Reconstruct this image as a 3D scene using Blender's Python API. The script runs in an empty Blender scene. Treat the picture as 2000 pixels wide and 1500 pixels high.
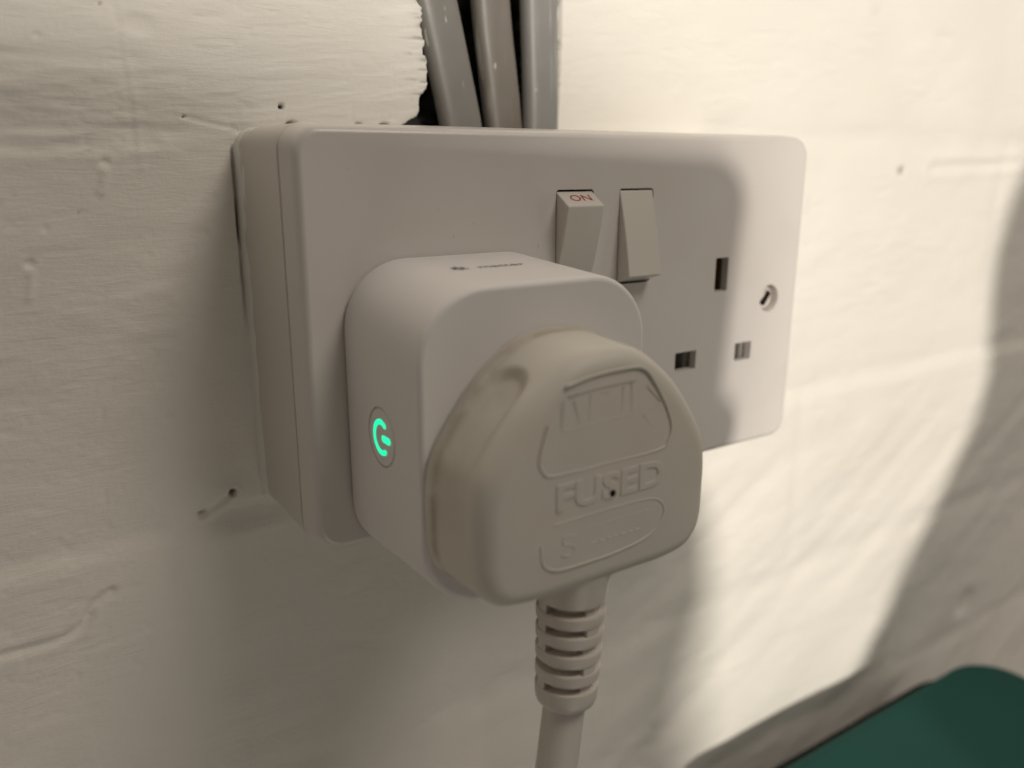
import bpy, bmesh, math, random
import numpy as np
from mathutils import Vector, Matrix

MM = 0.001
random.seed(4); np.random.seed(4)
scene = bpy.context.scene
COL = scene.collection

# ------------------------------------------------------------------ camera
CAM = np.array([-124.48, -151.19, 36.05])
YAW, PITCH, ROLL, FPX = 0.5822, 0.2641, 0.0030, 1611.0
FW = np.array([math.sin(YAW)*math.cos(PITCH), math.cos(YAW)*math.cos(PITCH), -math.sin(PITCH)])
_r = np.array([math.cos(YAW), -math.sin(YAW), 0.0]); _u = np.cross(_r, FW)
RT = _r*math.cos(ROLL) + _u*math.sin(ROLL)
UP = -_r*math.sin(ROLL) + _u*math.cos(ROLL)
cd = bpy.data.cameras.new('camera'); cam = bpy.data.objects.new('camera', cd); COL.objects.link(cam)
M = Matrix.Identity(4)
for i in range(3):
    M[i][0] = RT[i]; M[i][1] = UP[i]; M[i][2] = -FW[i]; M[i][3] = CAM[i]*MM
cam.matrix_world = M
cd.sensor_fit = 'HORIZONTAL'; cd.sensor_width = 36.0; cd.lens = FPX*36/2000
cd.clip_start = 0.005; cd.clip_end = 50
cd.dof.use_dof = True; cd.dof.focus_distance = 0.176; cd.dof.aperture_fstop = 9.0
scene.camera = cam

# ------------------------------------------------------------------ world, lamps, exposure
world = bpy.data.worlds.new('World'); scene.world = world; world.use_nodes = True
bg = world.node_tree.nodes['Background']
bg.inputs['Color'].default_value = (1.0, 0.885, 0.745, 1); bg.inputs['Strength'].default_value = 0.125
scene.view_settings.view_transform = 'Standard'; scene.view_settings.look = 'None'
scene.view_settings.exposure = 0; scene.view_settings.gamma = 1
scene.view_settings.use_curve_mapping = False
scene.cycles.max_bounces = 8

KEY_TARGET = np.array([52.0, 0.0, 38.0])                       # virtual corner of the phone's shadow on the faceplate
PHONE_CORNER = CAM + RT*130 + UP*16 - FW*14
_d = KEY_TARGET - PHONE_CORNER; _d /= np.linalg.norm(_d)
KEY_POS = PHONE_CORNER - _d*1500
def lamp(name, kind, pos, energy, color, size, aim=None):
    l = bpy.data.lights.new(name, kind); l.energy = energy; l.color = color
    if kind == 'POINT': l.shadow_soft_size = size*MM
    else: l.shape = 'DISK'; l.size = size*MM
    o = bpy.data.objects.new(name, l); COL.objects.link(o); o.location = Vector(pos)*MM
    if aim is not None:
        o.rotation_euler = (Vector(aim)-Vector(pos)).to_track_quat('-Z', 'Y').to_euler()
    return o
lamp('bedside_lamp_light', 'POINT', KEY_POS, 116.0, (1.0, 0.935, 0.84), 38)
lamp('overhead_fill', 'AREA', (260, -520, 820), 4.0, (1.0, 0.905, 0.80), 420, aim=(0, 0, 0))  # added soft fill from above for the tops and upper wall
lamp('side_fill', 'AREA', (1100, -900, -230), 1.65, (1.0, 0.90, 0.80), 650, aim=(0, 0, -20))  # added broad fill from the right for front faces and lower wall
lamp('low_fill', 'AREA', (-80, -430, -560), 0.42, (1.0, 0.90, 0.80), 380, aim=(-40, 37, -110))  # added lamp below, lifts the lower wall; no floor is modelled
lamp('far_light', 'POINT', (600, -1020, -80), 0.35, (1.0, 0.90, 0.78), 45)

# ------------------------------------------------------------------ materials
def mat(name, color, rough=0.5, spec=0.5, var=0.0, var_scale=200, bump=0.0, bump_scale=1500, coat=0.0, sss=0.0):
    m = bpy.data.materials.new(name); m.use_nodes = True
    nt = m.node_tree; b = nt.nodes['Principled BSDF']
    b.inputs['Base Color'].default_value = (*color, 1); b.inputs['Roughness'].default_value = rough
    b.inputs['Specular IOR Level'].default_value = spec
    if sss: 
        b.inputs['Subsurface Weight'].default_value = sss; b.inputs['Subsurface Radius'].default_value = (.004, .003, .002)
        b.inputs['Subsurface Scale'].default_value = 0.4
    tc = nt.nodes.new('ShaderNodeTexCoord')
    if var:
        n = nt.nodes.new('ShaderNodeTexNoise'); n.inputs['Scale'].default_value = var_scale; n.inputs['Detail'].default_value = 5
        nt.links.new(tc.outputs['Object'], n.inputs['Vector'])
        mx = nt.nodes.new('ShaderNodeMix'); mx.data_type = 'RGBA'
        mx.inputs[6].default_value = (*[c*(1-var) for c in color], 1); mx.inputs[7].default_value = (*[min(1, c*(1+var)) for c in color], 1)
        nt.links.new(n.outputs['Fac'], mx.inputs[0]); nt.links.new(mx.outputs[2], b.inputs['Base Color'])
        m['mix'] = mx.name
        rr = nt.nodes.new('ShaderNodeMapRange'); rr.inputs[3].default_value = rough*0.8; rr.inputs[4].default_value = min(1, rough*1.2)
        nt.links.new(n.outputs['Fac'], rr.inputs[0]); nt.links.new(rr.outputs[0], b.inputs['Roughness'])
    if bump:
        n2 = nt.nodes.new('ShaderNodeTexNoise'); n2.inputs['Scale'].default_value = bump_scale; n2.inputs['Detail'].default_value = 4
        nt.links.new(tc.outputs['Object'], n2.inputs['Vector'])
        bp = nt.nodes.new('ShaderNodeBump'); bp.inputs['Distance'].default_value = bump*MM; bp.inputs['Strength'].default_value = 1
        nt.links.new(n2.outputs['Fac'], bp.inputs['Height']); nt.links.new(bp.outputs['Normal'], b.inputs['Normal'])
    return m
def N(m, t): return m.node_tree.nodes.new(t)
def L(m, a, b): m.node_tree.links.new(a, b)
def overlay(m, color, mask_fn):
    """mix another colour over the base colour by a mask output"""
    nt = m.node_tree; b = nt.nodes['Principled BSDF']
    mx = nt.nodes.new('ShaderNodeMix'); mx.data_type = 'RGBA'
    if b.inputs['Base Color'].is_linked:
        src = b.inputs['Base Color'].links[0].from_socket; nt.links.new(src, mx.inputs[6])
    else: mx.inputs[6].default_value = b.inputs['Base Color'].default_value
    mx.inputs[7].default_value = (*color, 1)
    nt.links.new(mask_fn(m), mx.inputs[0]); nt.links.new(mx.outputs[2], b.inputs['Base Color'])
def noise_mask(scale, lo, hi, mul=1.0, stretch=(1, 1, 1), detail=6):
    def fn(m):
        tc = N(m, 'ShaderNodeTexCoord'); mp = N(m, 'ShaderNodeMapping'); mp.inputs['Scale'].default_value = stretch
        L(m, tc.outputs['Object'], mp.inputs['Vector'])
        n = N(m, 'ShaderNodeTexNoise'); n.inputs['Scale'].default_value = scale; n.inputs['Detail'].default_value = detail
        L(m, mp.outputs[0], n.inputs['Vector'])
        r = N(m, 'ShaderNodeMapRange'); r.inputs[1].default_value = lo; r.inputs[2].default_value = hi; r.inputs[4].default_value = mul
        L(m, n.outputs['Fac'], r.inputs[0]); return r.outputs[0]
    return fn
def attr_mask(name, mul=1.0, noise=None):
    def fn(m):
        a = N(m, 'ShaderNodeAttribute'); a.attribute_name = name
        k = N(m, 'ShaderNodeMath'); k.operation = 'MULTIPLY'; k.inputs[1].default_value = mul
        L(m, a.outputs['Fac'], k.inputs[0])
        if noise is None: return k.outputs[0]
        k2 = N(m, 'ShaderNodeMath'); k2.operation = 'MULTIPLY'
        L(m, k.outputs[0], k2.inputs[0]); L(m, noise(m), k2.inputs[1]); return k2.outputs[0]
    return fn

PAINT = (0.785, 0.752, 0.69)
M_wall = mat('white_wall_paint', PAINT, 0.48, 0.4, var=0.035, var_scale=25)
M_plate = mat('aged_white_plastic', (0.63, 0.592, 0.56), 0.30, 0.5, var=0.03, var_scale=60, bump=0.012, bump_scale=2500)
M_box = mat('back_box_plastic', (0.60, 0.565, 0.515), 0.36, 0.5, var=0.05, var_scale=70, bump=0.015, bump_scale=1800)
M_rock = mat('rocker_plastic', (0.62, 0.585, 0.53), 0.33, 0.5, var=0.02, var_scale=90)
M_smart = mat('satin_white_plastic', (0.73, 0.70, 0.68), 0.42, 0.4, var=0.012, var_scale=50, bump=0.006, bump_scale=5000)
M_plug = mat('yellowed_white_rubber', (0.58, 0.545, 0.485), 0.50, 0.35, var=0.05, var_scale=90, bump=0.01, bump_scale=2500)
M_cord = mat('cord_plastic', (0.60, 0.555, 0.50), 0.36, 0.5, var=0.03, var_scale=80)
M_dark = mat('shade_and_leg_black', (0.012, 0.010, 0.008), 0.9, 0.1)  # near-black colour stands in for shade in holes and gaps; stool legs too
M_shut = mat('grey_shutter', (0.34, 0.32, 0.29), 0.5, 0.4)
M_screw = mat('screw_cap', (0.66, 0.60, 0.55), 0.4, 0.5)
M_metal = mat('screw_steel', (0.35, 0.33, 0.30), 0.45, 0.5)
M_brass = mat('contact_brass', (0.28, 0.17, 0.08), 0.5, 0.5)
M_red = mat('red_ink', (0.42, 0.04, 0.04), 0.5, 0.3)
M_ink = mat('grey_ink', (0.16, 0.155, 0.15), 0.5, 0.3)
M_teal = mat('teal_fabric', (0.014, 0.068, 0.058), 0.85, 0.2, var=0.12, var_scale=40, bump=0.12, bump_scale=900)
M_phone = mat('dark_phone_glass', (0.02, 0.02, 0.022), 0.25, 0.5)
M_skin = mat('skin', (0.45, 0.28, 0.20), 0.5, 0.4)
M_sleeve = mat('dark_cloth', (0.05, 0.05, 0.055), 0.9, 0.1)
M_green = bpy.data.materials.new('green_led'); M_green.use_nodes = True
_b = M_green.node_tree.nodes['Principled BSDF']
_b.inputs['Base Color'].default_value = (0.02, 0.3, 0.2, 1)
_b.inputs['Emission Color'].default_value = (0.0, 1.0, 0.44, 1); _b.inputs['Emission Strength'].default_value = 1.25
def cable_mat(name, col, dirt, amount):
    m = mat(name, col, 0.42, 0.5, var=0.10, var_scale=120, bump=0.05, bump_scale=400)
    overlay(m, dirt, noise_mask(90, 0.45, 0.70, amount, (1, 1, 0.18)))
    overlay(m, (0.55, 0.53, 0.50), noise_mask(300, 0.60, 0.70, 0.5, (1, 1, 0.06)))
    overlay(m, (0.6, 0.58, 0.54), noise_mask(520, 0.68, 0.72, 0.7, (1, 1, 0.3)))
    return m
M_cab1 = cable_mat('grey_sheath', (0.21, 0.20, 0.185), (0.20, 0.185, 0.16), 0.6)
M_cab2 = cable_mat('stained_grey_sheath', (0.195, 0.177, 0.155), (0.12, 0.092, 0.068), 0.8)
M_cab3 = cable_mat('clean_grey_sheath', (0.24, 0.235, 0.225), (0.19, 0.18, 0.165), 0.4)

# wall paint: brush-stroke bump, fresh-paint patch, near-black for unpainted masonry and painted shade in pits and gaps
def finish_wall(m):
    nt = m.node_tree; b = nt.nodes['Principled BSDF']
    overlay(m, (0.82, 0.80, 0.755), attr_mask('fresh'))
    overlay(m, (0.66, 0.60, 0.52), noise_mask(14, 0.52, 0.75, 0.16))
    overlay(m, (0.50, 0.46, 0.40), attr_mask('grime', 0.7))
    overlay(m, (0.018, 0.015, 0.012), attr_mask('bare_shade'))
    tc = N(m, 'ShaderNodeTexCoord')
    mp = N(m, 'ShaderNodeMapping'); mp.inputs['Rotation'].default_value = (0, math.radians(-4), 0); mp.inputs['Scale'].default_value = (0.12, 1, 1)
    L(m, tc.outputs['Object'], mp.inputs['Vector'])
    n = N(m, 'ShaderNodeTexNoise'); n.inputs['Scale'].default_value = 1150; n.inputs['Detail'].default_value = 6; n.inputs['Roughness'].default_value = .65; n.inputs['Distortion'].default_value = 1.2
    L(m, mp.outputs[0], n.inputs['Vector'])
    n2 = N(m, 'ShaderNodeTexNoise'); n2.inputs['Scale'].default_value = 1100; n2.inputs['Detail'].default_value = 3
    L(m, tc.outputs['Object'], n2.inputs['Vector'])
    b1 = N(m, 'ShaderNodeBump'); b1.inputs['Distance'].default_value = 0.00016; L(m, n.outputs['Fac'], b1.inputs['Height'])
    b2 = N(m, 'ShaderNodeBump'); b2.inputs['Distance'].default_value = 0.00006; L(m, n2.outputs['Fac'], b2.inputs['Height'])
    L(m, b1.outputs[0], b2.inputs['Normal']); L(m, b2.outputs[0], b.inputs['Normal'])
finish_wall(M_wall)
# paint smears along the wall side of the back box, brown scuffs
def y_mask(lo, hi, noise, amp):
    def fn(m):
        tc = N(m, 'ShaderNodeTexCoord'); sp = N(m, 'ShaderNodeSeparateXYZ'); L(m, tc.outputs['Object'], sp.inputs[0])
        mp = N(m, 'ShaderNodeMapping'); mp.inputs['Scale'].default_value = (1, 1, 0.25); L(m, tc.outputs['Object'], mp.inputs[0])
        n = N(m, 'ShaderNodeTexNoise'); n.inputs['Scale'].default_value = noise; n.inputs['Detail'].default_value = 5; L(m, mp.outputs[0], n.inputs['Vector'])
        k = N(m, 'ShaderNodeMath'); k.operation = 'MULTIPLY_ADD'; k.inputs[1].default_value = amp*MM; L(m, n.outputs['Fac'], k.inputs[0]); L(m, sp.outputs['Y'], k.inputs[2])
        r = N(m, 'ShaderNodeMapRange'); r.inputs[1].default_value = lo*MM; r.inputs[2].default_value = hi*MM; L(m, k.outputs[0], r.inputs[0]); return r.outputs[0]
    return fn
overlay(M_plate, (0.36, 0.31, 0.25), noise_mask(700, 0.735, 0.76, 0.5))
overlay(M_plate, (0.52, 0.47, 0.40), noise_mask(30, 0.52, 0.72, 0.35))
overlay(M_plate, (0.80, 0.77, 0.72), noise_mask(1100, 0.745, 0.77, 0.5))
overlay(M_smart, (0.50, 0.47, 0.43), noise_mask(900, 0.75, 0.775, 0.4))
overlay(M_cord, (0.40, 0.35, 0.28), noise_mask(60, 0.50, 0.72, 0.45))
overlay(M_box, (0.30, 0.20, 0.12), noise_mask(45, 0.60, 0.78, 0.35, (1, 1, 0.5)))
overlay(M_box, (0.84, 0.82, 0.77), y_mask(0.2, 1.0, 330, 13))
overlay(M_plug, (0.36, 0.31, 0.22), attr_mask('grime', 0.8, noise_mask(220, 0.30, 0.58)))
overlay(M_plug, (0.50, 0.43, 0.29), noise_mask(55, 0.50, 0.75, 0.22))

# ------------------------------------------------------------------ mesh helpers (millimetres in, metres out)
def tag(o, label=None, cat=None, group=None, kind=None):
    if label: o['label'] = label
    if cat: o['category'] = cat
    if group: o['group'] = group
    if kind: o['kind'] = kind
    return o
def thing(name, loc, label, cat, group=None):
    o = bpy.data.objects.new(name, None); COL.objects.link(o); o.location = Vector(loc)*MM
    o.empty_display_size = 0.01
    return tag(o, label, cat, group)
ORIG = {}
def base_of(parent):
    b = np.zeros(3); p = parent
    while p is not None:
        b += np.array(p.location)/MM; p = p.parent
    return b
def obj(name, V, F, m, parent=None, origin=None, sharp=32, wn=True, recalc=True, attrs=None):
    V = np.asarray(V, float)
    org = np.array(origin if origin is not None else V.mean(0)) if parent is None or origin is not None else base_of(parent)
    me = bpy.data.meshes.new(name); me.from_pydata([tuple(v) for v in (V-org)*MM], [], [list(map(int, f)) for f in F])
    if recalc:
        bm = bmesh.new(); bm.from_mesh(me); bmesh.ops.recalc_face_normals(bm, faces=bm.faces); bm.to_mesh(me); bm.free()
    return finish(name, me, m, parent, org, sharp, wn, attrs)
def finish(name, me, m, parent, org, sharp=32, wn=True, attrs=None):
    for k, a in (attrs or {}).items():
        at = me.attributes.new(k, 'FLOAT', 'POINT'); at.data.foreach_set('value', np.asarray(a, np.float32))
    me.materials.clear(); me.materials.append(m)
    me.shade_smooth()
    me.set_sharp_from_angle(angle=math.radians(sharp))
    o = bpy.data.objects.new(name, me); COL.objects.link(o)
    if parent is not None:
        o.parent = parent; o.location = Vector(np.array(org)-base_of(parent))*MM
    else: o.location = Vector(org)*MM
    if wn:
        w = o.modifiers.new('normals', 'WEIGHTED_NORMAL'); w.keep_sharp = True
    return o
def loft(rings, cap0=True, cap1=True, closed=False):
    n = len(rings[0]); V = np.concatenate(rings); F = []
    K = len(rings)
    for k in range(K if closed else K-1):
        a, b = k*n, ((k+1) % K)*n
        for i in range(n):
            j = (i+1) % n; F.append((a+i, a+j, b+j, b+i))
    if cap0: F.append(tuple(range(n-1, -1, -1)))
    if cap1: F.append(tuple((K-1)*n+i for i in range(n)))
    return V, F
def rrect(x0, x1, z0, z1, r, y, n=10):
    P = []
    for cx, cz, a0 in ((x1-r, z1-r, 0), (x0+r, z1-r, 90), (x0+r, z0+r, 180), (x1-r, z0+r, 270)):
        for k in range(n+1):
            a = math.radians(a0+90*k/n); P.append((cx+r*math.cos(a), y, cz+r*math.sin(a)))
    return np.array(P)
def bool_cut(V, F, cutters):
    """cut closed meshes out of a closed mesh; returns mesh data (mm, world)"""
    def tmp(V, F):
        me = bpy.data.meshes.new('t'); me.from_pydata([tuple(v) for v in np.asarray(V, float)], [], [list(map(int, f)) for f in F])
        bm = bmesh.new(); bm.from_mesh(me); bmesh.ops.recalc_face_normals(bm, faces=bm.faces); bm.to_mesh(me); bm.free()
        o = bpy.data.objects.new('t', me); COL.objects.link(o); return o
    a = tmp(V, F); cs = [tmp(*c) for c in cutters]
    for c in cs:
        md = a.modifiers.new('b', 'BOOLEAN'); md.operation = 'DIFFERENCE'; md.object = c; md.solver = 'EXACT'
    dg = bpy.context.evaluated_depsgraph_get(); ev = a.evaluated_get(dg)
    me = bpy.data.meshes.new_from_object(ev, depsgraph=dg)
    v = np.empty(len(me.vertices)*3); me.vertices.foreach_get('co', v)
    Vn = v.reshape(-1, 3); Fn = [tuple(p.vertices) for p in me.polygons]
    for o in [a]+cs: bpy.data.objects.remove(o)
    return Vn, Fn
def boxvf(x0, x1, y0, y1, z0, z1, r=0.0, n=4):
    if r > 0: return loft([rrect(x0, x1, z0, z1, r, y0, n), rrect(x0, x1, z0, z1, r, y1, n)])
    V = [(x, y, z) for x in (x0, x1) for y in (y0, y1) for z in (z0, z1)]
    return np.array(V), [(0, 1, 3, 2), (4, 6, 7, 5), (0, 4, 5, 1), (2, 3, 7, 6), (0, 2, 6, 4), (1, 5, 7, 3)]
def cylvf(c, axis, rads, offs, n=32):
    """lathe rings about an axis ('x','y','z') at centre c"""
    R = []
    for r, o in zip(rads, offs):
        P = []
        for k in range(n):
            a = 2*math.pi*k/n; u, v = r*math.cos(a), r*math.sin(a)
            P.append({'x': (c[0]+o, c[1]+u, c[2]+v), 'y': (c[0]+u, c[1]+o, c[2]+v), 'z': (c[0]+u, c[1]+v, c[2]+o)}[axis])
        R.append(np.array(P))
    return loft(R)
def bevel_obj(o, w, seg=3, angle=30):
    b = o.modifiers.new('bevel', 'BEVEL'); b.width = w*MM; b.segments = seg; b.limit_method = 'ANGLE'; b.angle_limit = math.radians(angle)
    b.harden_normals = False
    for md in list(o.modifiers):
        if md.type == 'WEIGHTED_NORMAL': o.modifiers.remove(md)
    w2 = o.modifiers.new('normals', 'WEIGHTED_NORMAL'); w2.keep_sharp = False
    o.data.shade_smooth()
    for e in o.data.edges: e.use_edge_sharp = False
    return o
def catmull(P, n, closed=False):
    P = np.asarray(P, float); out = []; K = len(P)
    for i in range(K if closed else K-1):
        if closed: p0, p1, p2, p3 = P[(i-1) % K], P[i], P[(i+1) % K], P[(i+2) % K]
        else: p0, p1, p2, p3 = P[max(i-1, 0)], P[i], P[i+1], P[min(i+2, K-1)]
        for k in range(n):
            t = k/n
            out.append(.5*((2*p1)+(-p0+p2)*t+(2*p0-5*p1+4*p2-p3)*t*t+(-p0+3*p1-3*p2+p3)*t**3))
    if not closed: out.append(P[-1])
    return np.array(out)
def sweep(path, section, side=(0, 1, 0), caps=True):
    """section: Nx2 (a along lateral, b along side) at each path point (or one for all)"""
    path = np.asarray(path, float); R = []
    side = np.array(side, float)
    for i, p in enumerate(path):
        t = path[min(i+1, len(path)-1)]-path[max(i-1, 0)]; t /= np.linalg.norm(t)
        s = side-t*(side@t); s /= np.linalg.norm(s); l = np.cross(t, s)
        sec = section(i/(len(path)-1)) if callable(section) else section
        R.append(np.array([p+l*a+s*b for a, b in sec]))
    return loft(R, caps, caps)
def circle(r, n=24, rb=None): return [(r*math.cos(2*math.pi*k/n), (rb or r)*math.sin(2*math.pi*k/n)) for k in range(n)]
def text_obj(name, body, size, origin, right, up, m, parent, extrude=0.03, bevel=0.0, squash=(1, 1), align='CENTER', bold=0.0):
    cu = bpy.data.curves.new('txt', 'FONT'); cu.body = body; cu.size = 1; cu.align_x = align; cu.align_y = 'CENTER'
    cu.extrude = extrude/size; cu.bevel_depth = bevel/size; cu.bevel_resolution = 2; cu.resolution_u = 4; cu.offset = bold
    t = bpy.data.objects.new('txt', cu); COL.objects.link(t)
    dg = bpy.context.evaluated_depsgraph_get(); me0 = bpy.data.meshes.new_from_object(t.evaluated_get(dg), depsgraph=dg)
    bpy.data.objects.remove(t)
    v = np.empty(len(me0.vertices)*3); me0.vertices.foreach_get('co', v); v = v.reshape(-1, 3)*size
    r = np.array(right, float); r /= np.linalg.norm(r); u = np.array(up, float); u /= np.linalg.norm(u); nrm = np.cross(r, u)
    V = np.array(origin)+v[:, :1]*squash[0]*r+v[:, 1:2]*squash[1]*u+v[:, 2:3]*nrm
    return obj(name, V, [tuple(p.vertices) for p in me0.polygons], m, parent, wn=False, sharp=50, recalc=False)
def unproject(px, py, axis=1, val=37.5):
    d = FW+RT*(px-1000)/FPX-UP*(py-750)/FPX
    return CAM+d*((val-CAM[axis])/d[axis])

# ------------------------------------------------------------------ wall
WY = 37.5
def vnoise(x, z, sx, sz, seed):
    rs = np.random.RandomState(seed); T = rs.rand(257, 257)*2-1
    u = x/sx+1000.3; v = z/sz+1000.7
    i = np.floor(u).astype(int); j = np.floor(v).astype(int); fu = u-i; fv = v-j
    fu = fu*fu*fu*(fu*(fu*6-15)+10); fv = fv*fv*fv*(fv*(fv*6-15)+10)
    i0, j0, i1, j1 = i % 257, j % 257, (i+1) % 257, (j+1) % 257
    return (T[i0, j0]*(1-fu)+T[i1, j0]*fu)*(1-fv)+(T[i0, j1]*(1-fu)+T[i1, j1]*fu)*fv
def fbm(x, z, sx, sz, seed, o=4):
    s = 0; a = 1
    for k in range(o):
        s = s+a*vnoise(x, z, sx/2**k, sz/2**k, seed+k*7); a *= .5
    return s
def sstep(a, b, t):
    t = np.clip((t-a)/(b-a), 0, 1); return t*t*(3-2*t)
def seg_axis(spec):
    out = []
    for a, b, st in spec: out.append(np.arange(a, b-1e-6, st))
    return np.concatenate(out+[np.array([spec[-1][1]])])
gx = seg_axis([(-420, -150, 6), (-150, -76, .5), (-76, -71, .2), (-71, -60, .5), (-60, -36, .5), (-36, -20, .3), (-20, 12, 1.0), (12, 20, .35), (20, 130, .8), (130, 420, 1.6), (420, 700, 8)])
gz = seg_axis([(-420, -240, 6), (-240, -120, 1.2), (-120, 38, .55), (38, 85, .4), (85, 300, 5)])
X, Z = np.meshgrid(gx, gz, indexing='ij')
def wall_height(X, Z):
    # brush direction bends a little over the wall
    Zs = Z-0.06*X+2.0*vnoise(X, Z, 60, 40, 3)
    h = 0.9*fbm(X, Z, 120, 90, 11, 3)
    h += 0.20*fbm(X, Zs, 30, 12, 21, 3)
    stroke = vnoise(X, Zs, 16, 1.7, 31)+.7*vnoise(X, Zs, 9, .9, 32)
    amt = .2+.8*sstep(-.2, .6, vnoise(X, Z, 30, 18, 33))
    h += 0.04*stroke*amt+.11*fbm(X, Z, 13, 8, 35, 2)
    h += 0.10*fbm(X, Zs, 5, 2.2, 41, 2)*sstep(.1, .7, vnoise(X, Z, 22, 14, 42))
    patch = sstep(-.15, .5, vnoise(X, Z, 26, 16, 36))
    h -= .13*np.exp(-(vnoise(X, Zs, 12, 2.6, 37)/.075)**2)*patch
    h -= .11*np.exp(-(vnoise(X, Zs+.05*X, 8, 1.5, 38)/.09)**2)*sstep(0, .6, vnoise(X, Z, 19, 13, 39))
    h += .09*np.exp(-(vnoise(X, Zs-.1*X, 9, 2.0, 40)/.06)**2)*sstep(0, .6, vnoise(X, Z, 23, 17, 47))
    # bed joints of the painted brickwork under the paint
    for zj, dep, wd in ((44, .9, 5), (-45, .5, 4), (-121, .9, 5), (-196, .9, 5), (119, .9, 5)):
        zc = zj+1.6*vnoise(X, Z, 45, 400, int(370+zj))
        h -= dep*np.exp(-((Z-zc)/wd)**2)*(.65+.35*vnoise(X, Z, 25, 30, 81))
    for zj, xs in ((44, (-195, 20, 250)), (-45, (-95, 130, 355)), (-121, (-10, 215, 440))):
        for xj in xs:
            h -= .5*np.exp(-((X-xj-1.5*vnoise(X, Z, 300, 20, 91))/4)**2)*sstep(zj-75, zj-68, Z)*sstep(zj+2, zj-4, Z)
    # the course below the box stands proud, with a sloping top edge
    zl = -46+1.5*vnoise(X, Z, 50, 500, 5)
    h += 1.3*sstep(zl+2, zl-5, Z)
    # diagonal ridges low on the right, made up to suggest light streaks
    q = Z-0.62*X
    band = sstep(-20, 40, X)*sstep(-55, -80, Z)
    h += band*(0.9*vnoise(q, X, 22, 160, 55)+.35*vnoise(q, X, 9, 90, 56))
    return h
H = wall_height(X, Z); bare_shade = np.zeros_like(X); fresh = np.zeros_like(X); grime = np.zeros_like(X)
def feat(px, py): 
    p = unproject(px, py); return p[0], p[2]
def pit(px, py, r, dep, dark=0.0, rim=0.0, ax=1.0, az=1.0):
    global H, bare_shade
    x, z = feat(px, py); d = np.sqrt(((X-x)/ax)**2+((Z-z)/az)**2)/r
    H -= dep*np.exp(-d**4); H += rim*np.exp(-((d-1.4)/.5)**2); bare_shade = np.maximum(bare_shade, dark*(1-sstep(.75, 1.05, d)))  # dark also paints the shade of deep holes near-black
def groove(pts, w, dep, dark=0.0, edge=0.0):
    global H, bare_shade
    P = np.array([feat(*p) for p in pts]); P = catmull(P, 8) if len(P) > 2 else P
    d = np.full(X.shape, 1e9)
    for a, b in zip(P[:-1], P[1:]):
        ab = b-a; t = np.clip(((X-a[0])*ab[0]+(Z-a[1])*ab[1])/(ab@ab), 0, 1)
        d = np.minimum(d, np.hypot(X-a[0]-t*ab[0], Z-a[1]-t*ab[1]))
    dep = dep*.8; edge = edge*.6
    H -= dep*np.exp(-(d/w)**2); H += edge*np.exp(-((d-1.8*w)/w)**2)
    if dark: bare_shade = np.maximum(bare_shade, dark*(1-sstep(.4*w, .8*w, d)))
pit(548, 208, .55, 1.5, 1); pit(568, 245, .95, 2, 1, ax=1.3); pit(360, 228, .35, .8, .6)
pit(455, 962, .75, 2, .75, .25); groove([(455, 962), (425, 985), (392, 1005)], .9, .8, 0, .2); pit(395, 1003, 1.1, .9, 0, .3)
groove([(215, 1150), (178, 1180), (160, 1215), (110, 1245), (0, 1275)], 1.1, .75, 0, .25); pit(179, 1186, .22, .8, 1)
groove([(205, 325), (205, 352), (200, 375)], .9, -.45); pit(204, 318, 1.0, .5); pit(202, 352, .2, .5, .7); pit(151, 415, .22, .5, .7); pit(88, 446, .6, .3)
groove([(60, 520), (62, 545), (58, 585)], .7, -.35); pit(58, 516, .9, .6)
pit(193, 5, .3, .6, .7); pit(270, 47, 1.9, .45, ax=1.7); pit(330, 815, 1.1, .3, 0, .05, ax=1.3); pit(72, 68, .6, .3)
groove([(360, 228), (430, 245), (455, 250)], .5, .25, 0, .12); groove([(120, 770), (145, 772)], .2, .25)
groove([(232, 0), (245, 110), (262, 200), (272, 285), (280, 330)], .8, -.14); groove([(226, 0), (238, 110), (256, 205), (262, 285)], .7, .12)
pit(1760, 333, 1.7, 1.0, .55, ax=1.1); groove([(1820, 330), (1850, 326), (1990, 318)], 2.0, .7, 0, .5); pit(1880, 1175, 7, 1.6, ax=1.2)
bandm = sstep(-74, -90, X)*sstep(33, 40, Z)*sstep(60, 52, Z)
H += bandm*(.19*fbm(X, Z-.08*X, 15, 3.2, 45, 4)+.13*vnoise(X, Z, 6, 1.6, 46))
groove([(0, 292), (180, 285), (300, 278)], 1.2, .25, 0, .15)
pit(820, 1245, 3, .35, 0, .1); groove([(215, 1148), (260, 1140)], .5, .2)
# raised nail bump with a dark half ring on its right, and dents
pit(1084, 118, 1.1, -.8); 
_nx, _nz = feat(1086, 120); _d = np.hypot((X-_nx)/.55, Z-_nz); bare_shade = np.maximum(bare_shade, .95*np.exp(-((_d-1.45)/.35)**2)*sstep(-.3, .5, X-_nx))
pit(750, 246, .8, 1.5, .9, ax=1.6); pit(700, 244, .5, 1, .7, ax=2); pit(790, 248, .6, 1.2, 1, ax=1.5); pit(1083, 25, .6, 1.2, 1, ax=.8); 
# fresh white paint dragged round the chase and the box
fresh = np.maximum(fresh, sstep(-86, -62, X)*sstep(-16, -30, X)*sstep(62, 47, Z+.12*X)*(.55+.45*vnoise(X, Z, 14, 1.1, 61)))
fresh = np.maximum(fresh, sstep(-42, -30, X)*sstep(0, -20, X)*(.6+.4*vnoise(X, Z, 8, 1.0, 62)))
fresh = fresh*sstep(36, 40, Z)
H += 0.16*fresh*(vnoise(X, Z-.12*X, 16, .9, 63)+.6*vnoise(X, Z-.2*X, 9, .55, 64))
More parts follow.
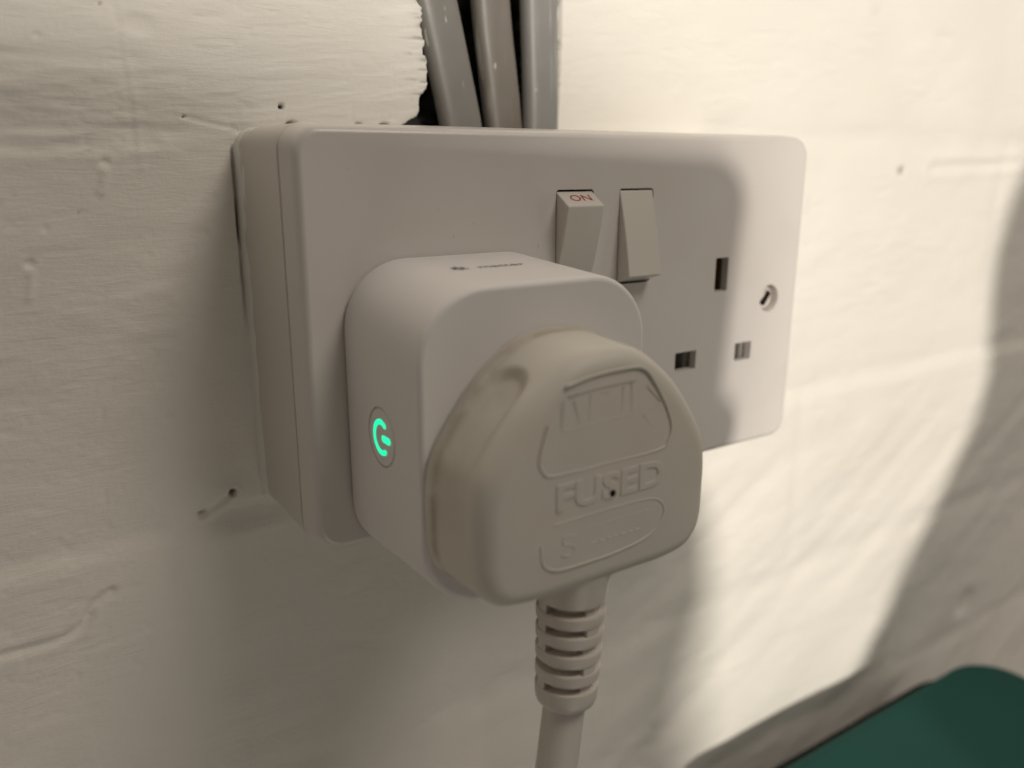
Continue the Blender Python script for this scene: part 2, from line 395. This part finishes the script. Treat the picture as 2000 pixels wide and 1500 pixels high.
# the cable chase: ragged on the left, clean on the right
ragged = (1.5*vnoise(X*0, Z, 10, 1.9, 71)+.45*vnoise(X*0, Z, 10, .6, 72))*(.25+1.2*np.abs(vnoise(X*0, Z, 10, 5, 76)))+1.6*vnoise(X*0, Z, 10, 11, 73)
xl = np.interp(Z, [40, 44.0, 45.5, 46.5, 51, 52.5, 60, 72, 76, 130], [-32.5, -31.5, -30.2, -28.2, -27.0, -25.4, -25.4, -26.9, -27.6, -33]) + .55*ragged
xr = 14.6+.35*vnoise(X*0, Z, 10, 6, 74)+.15*vnoise(X*0, Z, 10, 1.2, 75)+np.interp(Z, [44, 70, 130], [-.2, .2, .3])
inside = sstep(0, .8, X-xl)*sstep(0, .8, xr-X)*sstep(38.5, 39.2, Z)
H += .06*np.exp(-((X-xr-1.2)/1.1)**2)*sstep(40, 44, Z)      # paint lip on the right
bare_shade = np.maximum(bare_shade, sstep(.25, .6, inside))
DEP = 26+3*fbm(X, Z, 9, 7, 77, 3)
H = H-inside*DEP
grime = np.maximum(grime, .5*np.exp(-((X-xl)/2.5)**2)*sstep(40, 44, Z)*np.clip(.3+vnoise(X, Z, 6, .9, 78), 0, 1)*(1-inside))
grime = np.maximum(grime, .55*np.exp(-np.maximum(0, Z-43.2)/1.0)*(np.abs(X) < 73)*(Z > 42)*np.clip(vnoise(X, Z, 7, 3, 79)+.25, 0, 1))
# paint builds up against the box on the left
H += .8*np.exp(-np.abs(np.maximum(0, -73-X))/1.2)*(np.abs(Z) < 43)*(.5+.5*vnoise(X*0, Z, 5, 9, 83))*(X < -72)
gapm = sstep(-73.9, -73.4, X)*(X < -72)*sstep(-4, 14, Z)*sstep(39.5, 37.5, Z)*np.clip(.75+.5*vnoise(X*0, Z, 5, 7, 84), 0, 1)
H -= 1.6*gapm; bare_shade = np.maximum(bare_shade, .75*gapm)  # groove beside the box, painted dark for the shade in the gap
stk = sstep(.25, .6, vnoise(X, Z-.05*X, 6, .55, 66))*sstep(-6*(.4+np.abs(vnoise(X*0, Z, 5, 3, 67))*1.6), 0, X-xl)*(X < xl+.6)*sstep(46, 49, Z)*sstep(74, 66, Z)
bare_shade = np.maximum(bare_shade, .45*stk); H -= .2*stk
nx, nz = len(gx), len(gz)
Vw = np.stack([X, WY-H, Z], -1).reshape(-1, 3)
ii, jj = np.meshgrid(np.arange(nx-1), np.arange(nz-1), indexing='ij'); a = (ii*nz+jj).ravel()
Fw = np.stack([a, a+nz, a+nz+1, a+1], 1)
def grid_obj(name, V, F, m, attrs):
    me = bpy.data.meshes.new(name); me.vertices.add(len(V)); me.vertices.foreach_set('co', (V*MM).astype(np.float32).ravel())
    me.loops.add(F.size); me.loops.foreach_set('vertex_index', F.astype(np.int32).ravel())
    me.polygons.add(len(F)); me.polygons.foreach_set('loop_start', np.arange(0, F.size, 4, dtype=np.int32))
    me.update(calc_edges=True); me.validate()
    for k, v in attrs.items():
        at = me.attributes.new(k, 'FLOAT', 'POINT'); at.data.foreach_set('value', v.astype(np.float32).ravel())
    me.materials.append(m); me.shade_smooth()
    o = bpy.data.objects.new(name, me); COL.objects.link(o); return o
wall = grid_obj('wall', Vw, Fw, M_wall, {'bare_shade': bare_shade, 'fresh': np.clip(fresh, 0, 1), 'grime': grime})
tag(wall, 'rough white painted brick wall with brush marks and a cable chase', None, None, 'structure')

# ------------------------------------------------------------------ double socket
PT = 7.2                                              # seam between faceplate and back box
sock = thing('double_socket', (0, WY, 0), 'aged white double wall socket on a surface back box below three grey cables', 'socket')
V, F = loft([rrect(-71.5, 71.5, -41.5, 41.5, 4, PT+.05, 8), rrect(-72.55, 72.55, -42.55, 42.55, 4.6, PT+.22, 8), rrect(-73, 73, -43, 43, 5, PT+.6, 8),
             rrect(-73, 73, -43, 43, 5, WY+1.5, 8)], False, False)
obj('back_box', V, F, M_box, sock)
rings = [rrect(-72.6, 72.6, -42.6, 42.6, 4.7, PT, 10), rrect(-73, 73, -43, 43, 5, PT-.35, 10), rrect(-72.5, 72.5, -42.5, 42.5, 5, 2.4, 10)]
for k in range(1, 7):
    a = math.pi/2*k/6; ins = .5+1.6*(1-math.cos(a)); y = 2.4-2.4*math.sin(a)
    rings.append(rrect(-73+ins, 73-ins, -43+ins, 43-ins, 5.2-.35*ins, y, 10))
V, F = loft(rings)
SXR, SZ = 41.0, -14.6
cut = [boxvf(SXR-2.35, SXR+2.35, -1, 9, 2.9, 11.75, .25), boxvf(SXR-15.2, SXR-7.6, -1, 9, SZ-2.55, SZ+2.5, .25), boxvf(SXR+7.2, SXR+13.7, -1, 9, SZ-2.5, SZ+2.5, .25)]
SW = [(-13.4, -2.7), (4.9, 15.6)]
cut.append(boxvf(22, 57, 2.3, 9, -24, 17))
for x0, x1 in SW: cut.append(boxvf(x0, x1, -1, 9, 7.4, 29.9, .8))
cut.append(cylvf((60.6, 0, -.6), 'y', (3.75, 3.75), (-1, 4.2)))
V, F = bool_cut(V, F, cut)
plate = obj('faceplate', V, F, M_plate, sock, sharp=35)
# things seen through the pin holes
obj('shutter', *boxvf(SXR-18, SXR-8, 6.0, 7.4, SZ-5, SZ+5), M_shut, sock)
obj('shutter', *boxvf(SXR-9.0, SXR-4, 3.2, 6.6, SZ-5, SZ+5), M_shut, sock)
obj('shutter', *boxvf(SXR+3, SXR+12.2, 4.2, 6.2, SZ-5, SZ+5), M_shut, sock)
obj('shutter', *boxvf(SXR+12.6, SXR+17, 3.0, 6.0, SZ-5, SZ+5), M_shut, sock)
obj('contact', *boxvf(SXR+3.4, SXR+5.0, 3.6, 12, 1, 13), M_brass, sock)
obj('socket_interior', *boxvf(18, 62, 13, 14, -27, 20), M_dark, sock)  # near-black sheet painting the shade inside the socket
# screw in its countersunk hole
sc_ = obj('screw', *cylvf((60.6, 0, -.6), 'y', (3.3, 3.45, 3.2, 0.2), (4.1, 3.0, 1.8, 1.2), 28), M_screw, sock)
V, F = boxvf(60.6-2.3, 60.6+2.0, .9, 2.0, -.6-.75, -.6+.75, .5)
c, s = math.cos(.9), math.sin(.9); V = np.array([((x-60.6)*c-(z+.6)*s+60.6, y, (x-60.6)*s+(z+.6)*c-.6) for x, y, z in V])
obj('slot_shade', V, F, M_dark, sc_)  # dark block painted as the shade inside the slot
def rocker(x0, x1, prof):
    P = np.array(prof); n = len(P)
    V, F = loft([np.array([(x0+.22, y, z) for y, z in P]), np.array([(x1-.22, y, z) for y, z in P])])
    o = obj('rocker_switch', V, F, M_rock, sock); bevel_obj(o, .38, 3, 25); return o
def curve_face(p, q, sag, n=7):
    p, q = np.array(p), np.array(q); d = q-p; nn = np.array([-d[1], d[0]])/np.linalg.norm(d)
    return [tuple(p+d*t+nn*sag*4*t*(1-t)) for t in np.linspace(0, 1, n)]
r1 = rocker(*SW[0], [(4.5, 29.3), (.4, 29.5)]+[(-4.3, 26.5)]+curve_face((-4.3, 26.5), (.35, 8.2), -.35)[1:]+[(4.5, 7.8)])
r2 = rocker(*SW[1], [(4.5, 29.5), (.15, 29.5)]+curve_face((.15, 29.5), (-4.4, 9.6), -.35)[1:]+[(.4, 7.9), (4.5, 7.9)])
tag(r1, 'rocker tipped out at the top showing the red word ON'); tag(r2, 'rocker tipped out at the bottom')
tdir = np.array([0, 4.7, 3.0]); tdir /= np.linalg.norm(tdir)
ctr = np.array([(SW[0][0]+SW[0][1])/2+.2, -1.9, 28.03]); nn = np.cross([1, 0, 0], tdir)
text_obj('lettering', 'ON', 3.1, ctr+nn*.04, (1, 0, 0), tdir, M_red, r1, .025, squash=(1.25, 1.0))
# recess floors behind the rockers, near-black to paint the shade there
for x0, x1 in SW: obj('recess_floor', *boxvf(x0-1, x1+1, 7.3, 8.3, 6, 31), M_dark, sock)

# ------------------------------------------------------------------ smart plug
SX = -39.55
smart = thing('smart_plug', (SX, 0, -14), 'white rounded smart plug with green lit power button in the left socket', 'smart plug')
YB, YF = -.12, -32.0
def sp_ring(y, ins=0.0, n=16):
    t = (y-YB)/(YF-YB)
    return rrect(SX-25.2+.15*t+ins, SX+25.2-.15*t-ins, -45+1.3*t+ins, 17.25-1.75*t-ins, 13.4-ins, y, n)
rings = [sp_ring(YB, .6), sp_ring(YB-.35, .12), sp_ring(YB-.7)]+[sp_ring(y) for y in (-8, -16, -24, -30.9)]
for k in range(1, 6):
    a = math.pi/2*k/5; rings.append(sp_ring(-30.9-1.1*math.sin(a), 1.1*(1-math.cos(a))))
V, F = loft(rings)
BY, BZ = -16.2, -13.7
V, F = bool_cut(V, F, [cylvf((-64.7, BY, BZ), 'x', (5.8, 5.8), (-2, .6), 64)])
obj('body', V, F, M_smart, smart, sharp=40)
btn = obj('power_button', *cylvf((-64.7, BY, BZ), 'x', (5.5, 5.5, 5.4, 5.2), (.9, .10, .03, .0), 64), M_smart, smart, sharp=60)
# opening faces the room (-y): arc runs from +45.. around the wall side
arc = [np.array((-64.69, BY+3.0*math.cos(a), BZ+3.0*math.sin(a))) for a in np.radians(np.linspace(-132, 132, 41))]
def stroke_strip(P, w, m, parent, name, nrm=(-1, 0, 0), th=.06):
    """rounded-end flat stroke built as quads"""
    P = np.array(P, float); nrm = np.array(nrm, float); R = []
    d = np.concatenate([[0], np.cumsum(np.linalg.norm(np.diff(P, axis=0), axis=1))]); T = d[-1]; r = w/2
    s_ = np.unique(np.concatenate([r*(1-np.cos(np.linspace(0, math.pi/2, 6))), np.linspace(r, T-r, max(len(P), 4)), T-r*(1-np.cos(np.linspace(0, math.pi/2, 6)))]))
    for s in s_:
        p = np.array([np.interp(s, d, P[:, k]) for k in range(3)]); p2 = np.array([np.interp(min(s+.05, T), d, P[:, k]) for k in range(3)])-np.array([np.interp(max(s-.05, 0), d, P[:, k]) for k in range(3)])
        t = p2/np.linalg.norm(p2); sd = np.cross(nrm, t); e = min(s, T-s); h = r*math.sqrt(max(0, 1-(1-min(e/r, 1))**2))+.01
        R.append(np.array([p+sd*h, p-sd*h, p-sd*h+nrm*th, p+sd*h+nrm*th]))
    return obj(name, *loft(R), m, parent, wn=False)
sy = stroke_strip(arc, .92, M_green, btn, 'power_symbol')
stroke_strip([(-64.69, BY-.3, BZ), (-64.69, BY-3.9, BZ)], 1.25, M_green, btn, 'power_symbol')
# print on the top face
tilt = np.array([0, 31.9, 1.75]); tilt /= np.linalg.norm(tilt); tn = np.cross([1, 0, 0], tilt)
def top_pt(x, y): return np.array([x, y, 17.25-1.75*(y-YB)/(YF-YB)])
text_obj('lettering', 'matter', 3.3, top_pt(-37.9, -15.6)+tn*.03, (1, 0, 0), tilt, M_ink, smart, .02, squash=(1.18, 1))
for k in range(3):
    a = math.radians(90+120*k); e1 = np.array([1, 0, 0])*math.cos(a)+tilt*math.sin(a); e2 = np.array([1, 0, 0])*-math.sin(a)+tilt*math.cos(a)
    c0 = top_pt(-47.2, -15.4)+tn*.02
    P = [c0+e1*1.0+e2*1.25, c0+e1*.62+e2*.45, c0+e1*.62-e2*.45, c0+e1*1.0-e2*1.25]
    stroke_strip(P, .55, M_ink, smart, 'logo_arm', nrm=tn, th=.03)
    stroke_strip([c0+e1*.7, c0+e1*2.0], .55, M_ink, smart, 'logo_arm', nrm=tn, th=.03)

# ------------------------------------------------------------------ mains plug with its cord
PY0 = YF
plug = thing('mains_plug', (SX, PY0, -17), 'yellowed white fused mains plug with moulded cord pushed into the smart plug', 'plug')
SXP = SX+1.5
half = [(1.045*x, z-.8*(z < -25)) for x, z in [(0, 7.2), (4.5, 6.9), (8.6, 5.4), (12.8, 2.4), (17, -1.7), (21, -7.2), (24, -12.7), (25, -18), (25.1, -23), (24.9, -28.3), (23.5, -32.6), (20, -35.8), (14, -36.9), (7, -37.0)]]
outl = half+[(0, -37.8)]+[(-x, z) for x, z in half[:0:-1]]
O = catmull(outl, 10, closed=True); NO = len(O)
tg = np.roll(O, -1, 0)-np.roll(O, 1, 0); tg /= np.linalg.norm(tg, axis=1)[:, None]; NRM = np.stack([tg[:, 1], -tg[:, 0]], 1)   # points inwards/outwards
if ((O-O.mean(0))*NRM).sum(1).mean() < 0: NRM = -NRM
arc_s = np.concatenate([[0], np.cumsum(np.linalg.norm(np.diff(O, axis=0), axis=1))]); per = arc_s[-1]+np.linalg.norm(O[0]-O[-1])
sd = np.minimum(arc_s, per-arc_s)                      # distance from the top middle along the outline
S_END = sd[np.argmin(np.hypot(O[:, 0]+15.5, O[:, 1]+.2))]
prof = [(-.02, 1.2), (-.05, .6), (-.35, .12), (-.8, 0), (-2.3, .05), (-2.6, .16), (-2.9, .34), (-3.2, .46)]
prof += [(-3.6-k*.52, .50+.02*k) for k in range(20)]
FD = 4.3
for k in range(0, 13):
    a = math.pi/2*k/12; prof.append((-13.7-FD*math.sin(a), .92+3.9*(1-math.cos(a))))
rings = []; grm = []
for y, ins in prof:
    ds = np.maximum(0, S_END-sd); dd = np.hypot(ds, y+8.3)
    fade = .22+.78*np.exp(-(np.maximum(0, sd-S_END)/9.0)**2); fade = fade*sstep(50, 40, sd)
    q = ins+1.35*sstep(5.4, 3.1, dd)*fade
    P = O-NRM*q[:, None]
    rings.append(np.stack([SXP+P[:, 0], np.full(NO, PY0+y), P[:, 1]], 1))
    grm.append(np.full(NO, max(0, 1-abs(y+3.0)/1.4))+.25*sstep(5.2, 3.3, dd)*sstep(50, 40, sd))
last = rings[-1]; cen = np.array([SXP, last[0, 1], -15.5])
for f, dy in ((.9, -.10), (.75, -.2), (.5, -.28), (.25, -.32), (.06, -.33)):
    R = cen+(last-cen)*f; R[:, 1] = last[0, 1]+dy; rings.append(R); grm.append(np.zeros(NO))
V, F = loft(rings); PF = PY0-18.0
grime_attr = np.concatenate(grm)
HX, HZ = .7, -19.1
bm_ = obj('body', V, F, M_plug, plug, sharp=60, attrs={'grime': np.clip(grime_attr, 0, 1)})
def pface(x, z): return PF-.26
# raised marks on the face
def ridge(P, r=.28, name='raised_line', closed=False):
    r *= .68
    P = np.array([(SXP+x, PF-.22, z-1.2) for x, z in P]); P = catmull(P, 6, closed)
    sec = [(r*math.cos(a)*1.25, r*math.sin(a)) for a in np.linspace(0, 2*math.pi, 10, endpoint=False)]
    if closed:
        R = []
        for i in range(len(P)):
            t = P[(i+1) % len(P)]-P[i-1]; t /= np.linalg.norm(t); s = np.array([0, 1., 0]); l = np.cross(t, s); R.append(np.array([P[i]+l*a+s*b for a, b in sec]))
        return obj(name, *loft(R, False, False, True), M_plug, plug, wn=False, sharp=80)
    return obj(name, *sweep(P, sec), M_plug, plug, wn=False, sharp=80)
ridge([(-9.5, 2.6), (-4, 3.6), (2, 3.9), (6.6, 3.5), (9.5, .6), (12.6, -4.3), (14.0, -8), (13.4, -10.6), (11.4, -12), (0, -12.2), (-11.5, -12.2), (-13.8, -11.2), (-14.6, -8.8), (-13, -3.4)], .30)
ridge([(-11.5, -20.9), (-2, -20.7), (7.5, -20.8), (11.5, -21.6), (13.2, -23.6), (12.6, -26.0), (9.5, -28.3), (3, -29.4), (-4, -29.6), (-10.5, -29.4), (-13.6, -27.6), (-14.2, -24)], .26)
text_obj('lettering', 'FUSED', 6.9, (SXP+.6, PF-.20, -17.8), (1, 0, 0), (0, 0, 1), M_plug, plug, .18, .10, squash=(1.22, .94), bold=.025)
ridge([(-9, 1.0), (-2, 1.5), (5.2, 1.6)], .14); ridge([(-10, -4.9), (-3, -4.5), (4.5, -4.4)], .14)
for P in ([(-10, .4), (-10.4, -4.3)], [(-8, .2), (-6.8, -3.9)], [(-4.6, .6), (-4.8, -4)], [(-2.4, .4), (-.6, .5)], [(-2.4, -1.7), (-.6, -1.6)], [(2.4, 1.0), (2.2, -3.8)], [(4.2, 1.2), (4.4, -4)],
          [(7.8, .2), (11, -3.0)], [(11, -3.4), (7.4, -4.6)], [(6.8, -4.6), (9.6, -7.8)]):
    ridge(P, .085, 'raised_mark')
for z, x0, x1 in ((-6.9, -8, 6), (-8.8, -9, 8), (-10.5, -7, 7)):
    x = x0
    while x < x1:
        w = random.uniform(.5, 1.3); ridge([(x, z+random.uniform(-.2, .2)), (x+w, z+random.uniform(-.2, .2))], .12, 'raised_mark'); x += w+random.uniform(.5, .9)
for z, x0, x1 in ((-23.4, -4.5, 9), (-26.6, -3.5, 7.5)):
    x = x0
    while x < x1:
        w = random.uniform(.6, 1.2); ridge([(x, z+.3), (x+w, z+.3)], .17, 'raised_mark'); x += w+random.uniform(.5, .8)
ridge([(-7.2, -23.8), (-9.2, -23.4), (-9.6, -24.7), (-8, -25.4), (-7.2, -26.3), (-8.4, -27.2), (-9.8, -26.9)], .2, 'raised_mark')
# little moulding hole, its shade painted as a dark disc on the face
hole = obj('hole_shade_disc', *cylvf((SXP+HX, PF-.36, HZ), 'y', (.72, .66), (0, -.14), 20), M_dark, plug, wn=False)
R = []
for k in range(24):
    a = 2*math.pi*k/24; R.append(np.array([(SXP+HX+(.85+.2*math.cos(b))*math.cos(a), PF-.32+.2*math.sin(b), HZ+(.85+.2*math.cos(b))*math.sin(a)) for b in np.linspace(0, 2*math.pi, 10, endpoint=False)]))
obj('hole_rim', *loft(R, False, False, True), M_plug, hole, wn=False, sharp=80)

# strain relief and cord
AX0, AX1 = np.array([SX+.9, -41.6, -36.3]), np.array([SX-.9, -42.2, -69.3])
ax = AX1-AX0; LEN = np.linalg.norm(ax); ax /= LEN
e1 = np.cross(ax, [0, 1, 0]); e1 /= np.linalg.norm(e1); e1 = -e1 if e1[0] < 0 else e1; e2 = np.cross(e1, ax); e2 = -e2 if e2[1] > 0 else e2   # e1 right, e2 to the room
def axring(s, r, n=40): return np.array([AX0+ax*s+e1*r*math.cos(a)+e2*r*math.sin(a) for a in np.linspace(0, 2*math.pi, n, endpoint=False)])
def lathe(prof, name, parent, m, sharp=50): return obj(name, *loft([axring(s, r) for s, r in prof]), m, parent, sharp=sharp)
neck = lathe([(-3, 7.6), (0, 7.45), (1.5, 7.05), (3.0, 6.75), (5.4, 6.6), (5.9, 6.35), (6.05, 4.6)], 'strain_relief', plug, M_cord)
lathe([(5, 4.5), (27, 4.35)], 'core', neck, M_cord)
GAP, S0 = 1.55, 6.05
ringh = [2.35, 2.35, 2.4, 2.4, 4.6]; s = S0
for i, h in enumerate(ringh):
    s += GAP; r = 6.6-.12*i
    e = .45
    pr = [(s, r-e-1.5), (s, r-e), (s+.2*e, r-.3*e), (s+e, r), (s+h-e, r-.05), (s+h-.2*e, r-.3*e-.05), (s+h, r-e-.05)]
    if i == 4: pr = [(s, r-e-1.5), (s, r-e), (s+.2*e, r-.3*e), (s+e, r), (s+h-2.0, r-.1), (s+h-.9, r-.45), (s+h-.3, r-1.1), (s+h, r-1.9)]
    lathe(pr, 'ring', neck, M_cord)
    # webs bridging the slot above this ring
    for ang, hw, dp in [(305, 14, .25)]+{0: [(186, 13, .25), (72, 26, .95)], 1: [(186, 12, .25), (84, 13, .25)], 2: [(186, 13, .25), (72, 26, .95)], 3: [(84, 14, .25)], 4: [(186, 13, .25), (72, 26, .9)]}[i]:
        a0, a1 = math.radians(ang-hw), math.radians(ang+hw); rr = r-dp
        R = []
        for ss in (s-GAP-.25, s+.25):
            c0 = AX0+ax*ss
            R.append(np.array([c0+(e1*math.cos(a)+e2*math.sin(a))*q for a, q in [(a0, 4.1)]+[(t, rr) for t in np.linspace(a0, a1, 6)]+[(a1, 4.1)]]))
        obj('web', *loft(R), M_cord, neck)
    s += h
CE = AX0+ax*(s-2.0)
cp = catmull([CE, CE+np.array([-1.5, -.4, -10]), CE+np.array([-3.8, -1, -24]), CE+np.array([-9, -2, -60]), CE+np.array([-2, 4, -130]), CE+np.array([20, 8, -240])], 10)
obj('cord', *sweep(cp, circle(4.2, 28, 3.9)), M_cord, plug, sharp=80)

# ------------------------------------------------------------------ grey cables in the chase
def flat_cable(path, w, th, m, label):
    sec = []
    for k in range(36):
        a = 2*math.pi*k/36; c, q = math.cos(a), math.sin(a)
        sec.append((math.copysign(abs(c)**.80, c)*w/2, math.copysign(abs(q)**.72, q)*th/2))
    P = catmull(path, 10)
    V, F = sweep(P, sec)
    o = obj('flat_cable', V, F, m, None, origin=P[-1], sharp=70); return tag(o, label, 'cable', 'grey flat cables entering the back box')
flat_cable([(-33, 43, 150), (-27.8, 42.5, 105), (-20.2, 42, 73.6), (-15.7, 41.6, 54), (-13.3, 41.5, 43), (-11, 41.8, 32)], 11.2, 6.6, M_cab1, 'scratched grey flat cable beside the ragged paint edge of the chase')
flat_cable([(-6, 44.5, 150), (-5.2, 43.6, 105), (-3.9, 42.6, 75), (-1.9, 42.1, 57), (-.2, 41.9, 43), (1.0, 42.0, 32)], 10.6, 6.4, M_cab2, 'brown stained flat cable between the two grey cables')
flat_cable([(8.4, 42, 150), (8.8, 41, 105), (9.3, 40.2, 76), (10.0, 40.0, 57), (10.3, 40.0, 43), (10.4, 41, 32)], 10.4, 6.2, M_cab3, 'clean light grey flat cable along the straight edge of the chase')

# ------------------------------------------------------------------ teal padded bench by the wall
TZ = -178.5
pad = thing('padded_stool', (140, -150, TZ-140), 'teal padded stool top close under the white wall', 'stool')
def pad_ring(z, ins): return np.array([(p[0], p[2], z) for p in rrect(60+ins, 240-ins, -520+ins, 12-ins, max(22-ins, 3), 0, 10)])
pr = [(TZ-60, 3), (TZ-56, .8), (TZ-50, 0), (TZ-10, 0)]
for k in range(1, 8):
    a = math.pi/2*k/7; pr.append((TZ-10+8.5*math.sin(a), 8.5*(1-math.cos(a))))
rings = [pad_ring(z, i) for z, i in pr]+[pad_ring(TZ-2+.8, 30), pad_ring(TZ+.4, 60), pad_ring(TZ+.8, 86)]
obj('cushion', *loft(rings), M_teal, pad, sharp=80)
def gap_shade_ring(z, ins): return np.array([(p[0], p[2], z) for p in rrect(50+ins, 247-ins, -530+ins, 25-ins, 32-ins, 0, 10)])
obj('gap_shade', *loft([gap_shade_ring(TZ-66, 4), gap_shade_ring(TZ-62, 0), gap_shade_ring(TZ-24, 0), gap_shade_ring(TZ-20, 1.2), gap_shade_ring(TZ-19, 4)]), M_dark, pad)  # near-black rim added to paint the shaded gap behind the cushion
for x in (90, 232):
    for y in (-495, -12):
        obj('leg', *cylvf((x, y, TZ-140), 'z', (9, 12), (0, 82), 20), M_dark, pad)

# ------------------------------------------------------------------ phone held behind the camera (shades the socket)
def cam_pt(r, u, f): return CAM+RT*r+UP*u+FW*f
def phone():
    R = []
    for f, ins in ((-14, 2), (-14.6, .6), (-16, 0), (-20, 0), (-21.4, .6), (-22, 2)):
        P = rrect(-17+ins, 130-ins, -56+ins, 16-ins, 13-ins*.5, 0, 10); R.append(np.array([cam_pt(p[0], p[2], f) for p in P]))
    o = obj('phone', *loft(R), M_phone, None); return tag(o, 'dark phone held up in front of the socket to take the picture', 'phone')
phone()
LP = KEY_POS
def shade_pt(wx, wz, k): return LP+k*(np.array([wx, WY, wz])-LP)
def person():
    J = {}; E = []
    def add(n, wx, wz, k, r, par=None):
        J[n] = (shade_pt(wx, wz, k), r); 
        if par: E.append((par, n))
    add('pelvis', -150, -900, .50, 130)
    add('belly', -148, -760, .50, 125, 'pelvis'); add('chest', -145, -560, .50, 120, 'belly'); add('collar', -165, -400, .50, 70, 'chest')
    add('neck', -140, -270, .50, 66, 'collar'); add('jaw', -140, -172, .50, 74, 'neck'); add('face', -136, -15, .50, 96, 'jaw'); add('brow', -126, 38, .50, 102, 'face'); add('crown', -122, 85, .50, 84, 'brow')
    for s, nm in ((1, 'r'), (-1, 'l')):
        sh = 20 if s > 0 else -400
        hx = 40 if s > 0 else -190
        add('sh'+nm, sh, -420, .46, 56, 'collar')
        add('el'+nm, sh-s*10, -430, .50, 48, 'sh'+nm)
        add('fa'+nm, hx-s*26, -260, .56, 42, 'el'+nm)
        add('wr'+nm, hx-s*8, -150, .68, 34, 'fa'+nm)
        add('pa'+nm, hx, -84, .855, 44, 'wr'+nm)
        for i, (dx, dz) in enumerate(((-34, 10), (-22, 26), (-6, 34), (12, 34))):
            add('k%d%s' % (i, nm), hx+s*dx*.6, -84+dz*.75, .858, 10, 'pa'+nm)
            add('m%d%s' % (i, nm), hx+s*dx*1.1, -84+dz*1.2, .868, 9, 'k%d%s' % (i, nm))
            add('t%d%s' % (i, nm), hx+s*dx*1.5, -84+dz*1.5, .874, 8, 'm%d%s' % (i, nm))
        add('th'+nm, hx+s*-30, -74, .848, 11, 'pa'+nm); add('tt'+nm, hx+s*-48, -54, .852, 9, 'th'+nm)
    names = list(J); org = J['pelvis'][0]
    me = bpy.data.meshes.new('person'); me.from_pydata([tuple((J[n][0]-org)*MM) for n in names], [(names.index(a), names.index(b)) for a, b in E], [])
    o = bpy.data.objects.new('person', me); COL.objects.link(o); o.location = Vector(org)*MM
    sk = o.modifiers.new('skin', 'SKIN'); sk.use_smooth_shade = True
    for i, n in enumerate(names):
        r = J[n][1]*MM; me.skin_vertices[0].data[i].radius = (r, r)
    me.skin_vertices[0].data[0].use_root = True
    o.modifiers.new('sub', 'SUBSURF').levels = 1; o.modifiers['sub'].render_levels = 2
    me.materials.append(M_sleeve)
    return tag(o, 'person in dark clothes crouching with the phone in both hands', 'person')
person()

# ------------------------------------------------------------------ made-up cushion shape out of view, added to shade the right wall
def shadow_caster():
    P = [(150, -285), (192, -205), (215, -165), (262, -95), (274, -60), (266, -8), (276, 30), (305, 70), (370, 110), (440, 120), (520, 90), (530, -40), (520, -260), (400, -288), (260, -290)]
    C = catmull([shade_pt(x, z, .80) for x, z in P], 8, True); c = C.mean(0); R = []
    for t in np.linspace(-1, 1, 13):
        f = (1-abs(t)**2.6)**.5 if abs(t) < 1 else 0.0
        q = c+(C-c)*(.72+.28*f); q[:, 1] += t*38; R.append(q)
    o = obj('shadow_caster', *loft(R), M_teal, None, sharp=80)
    return tag(o, 'unseen teal cushion shape added to shade the far right of the wall', 'shadow_caster')
shadow_caster()
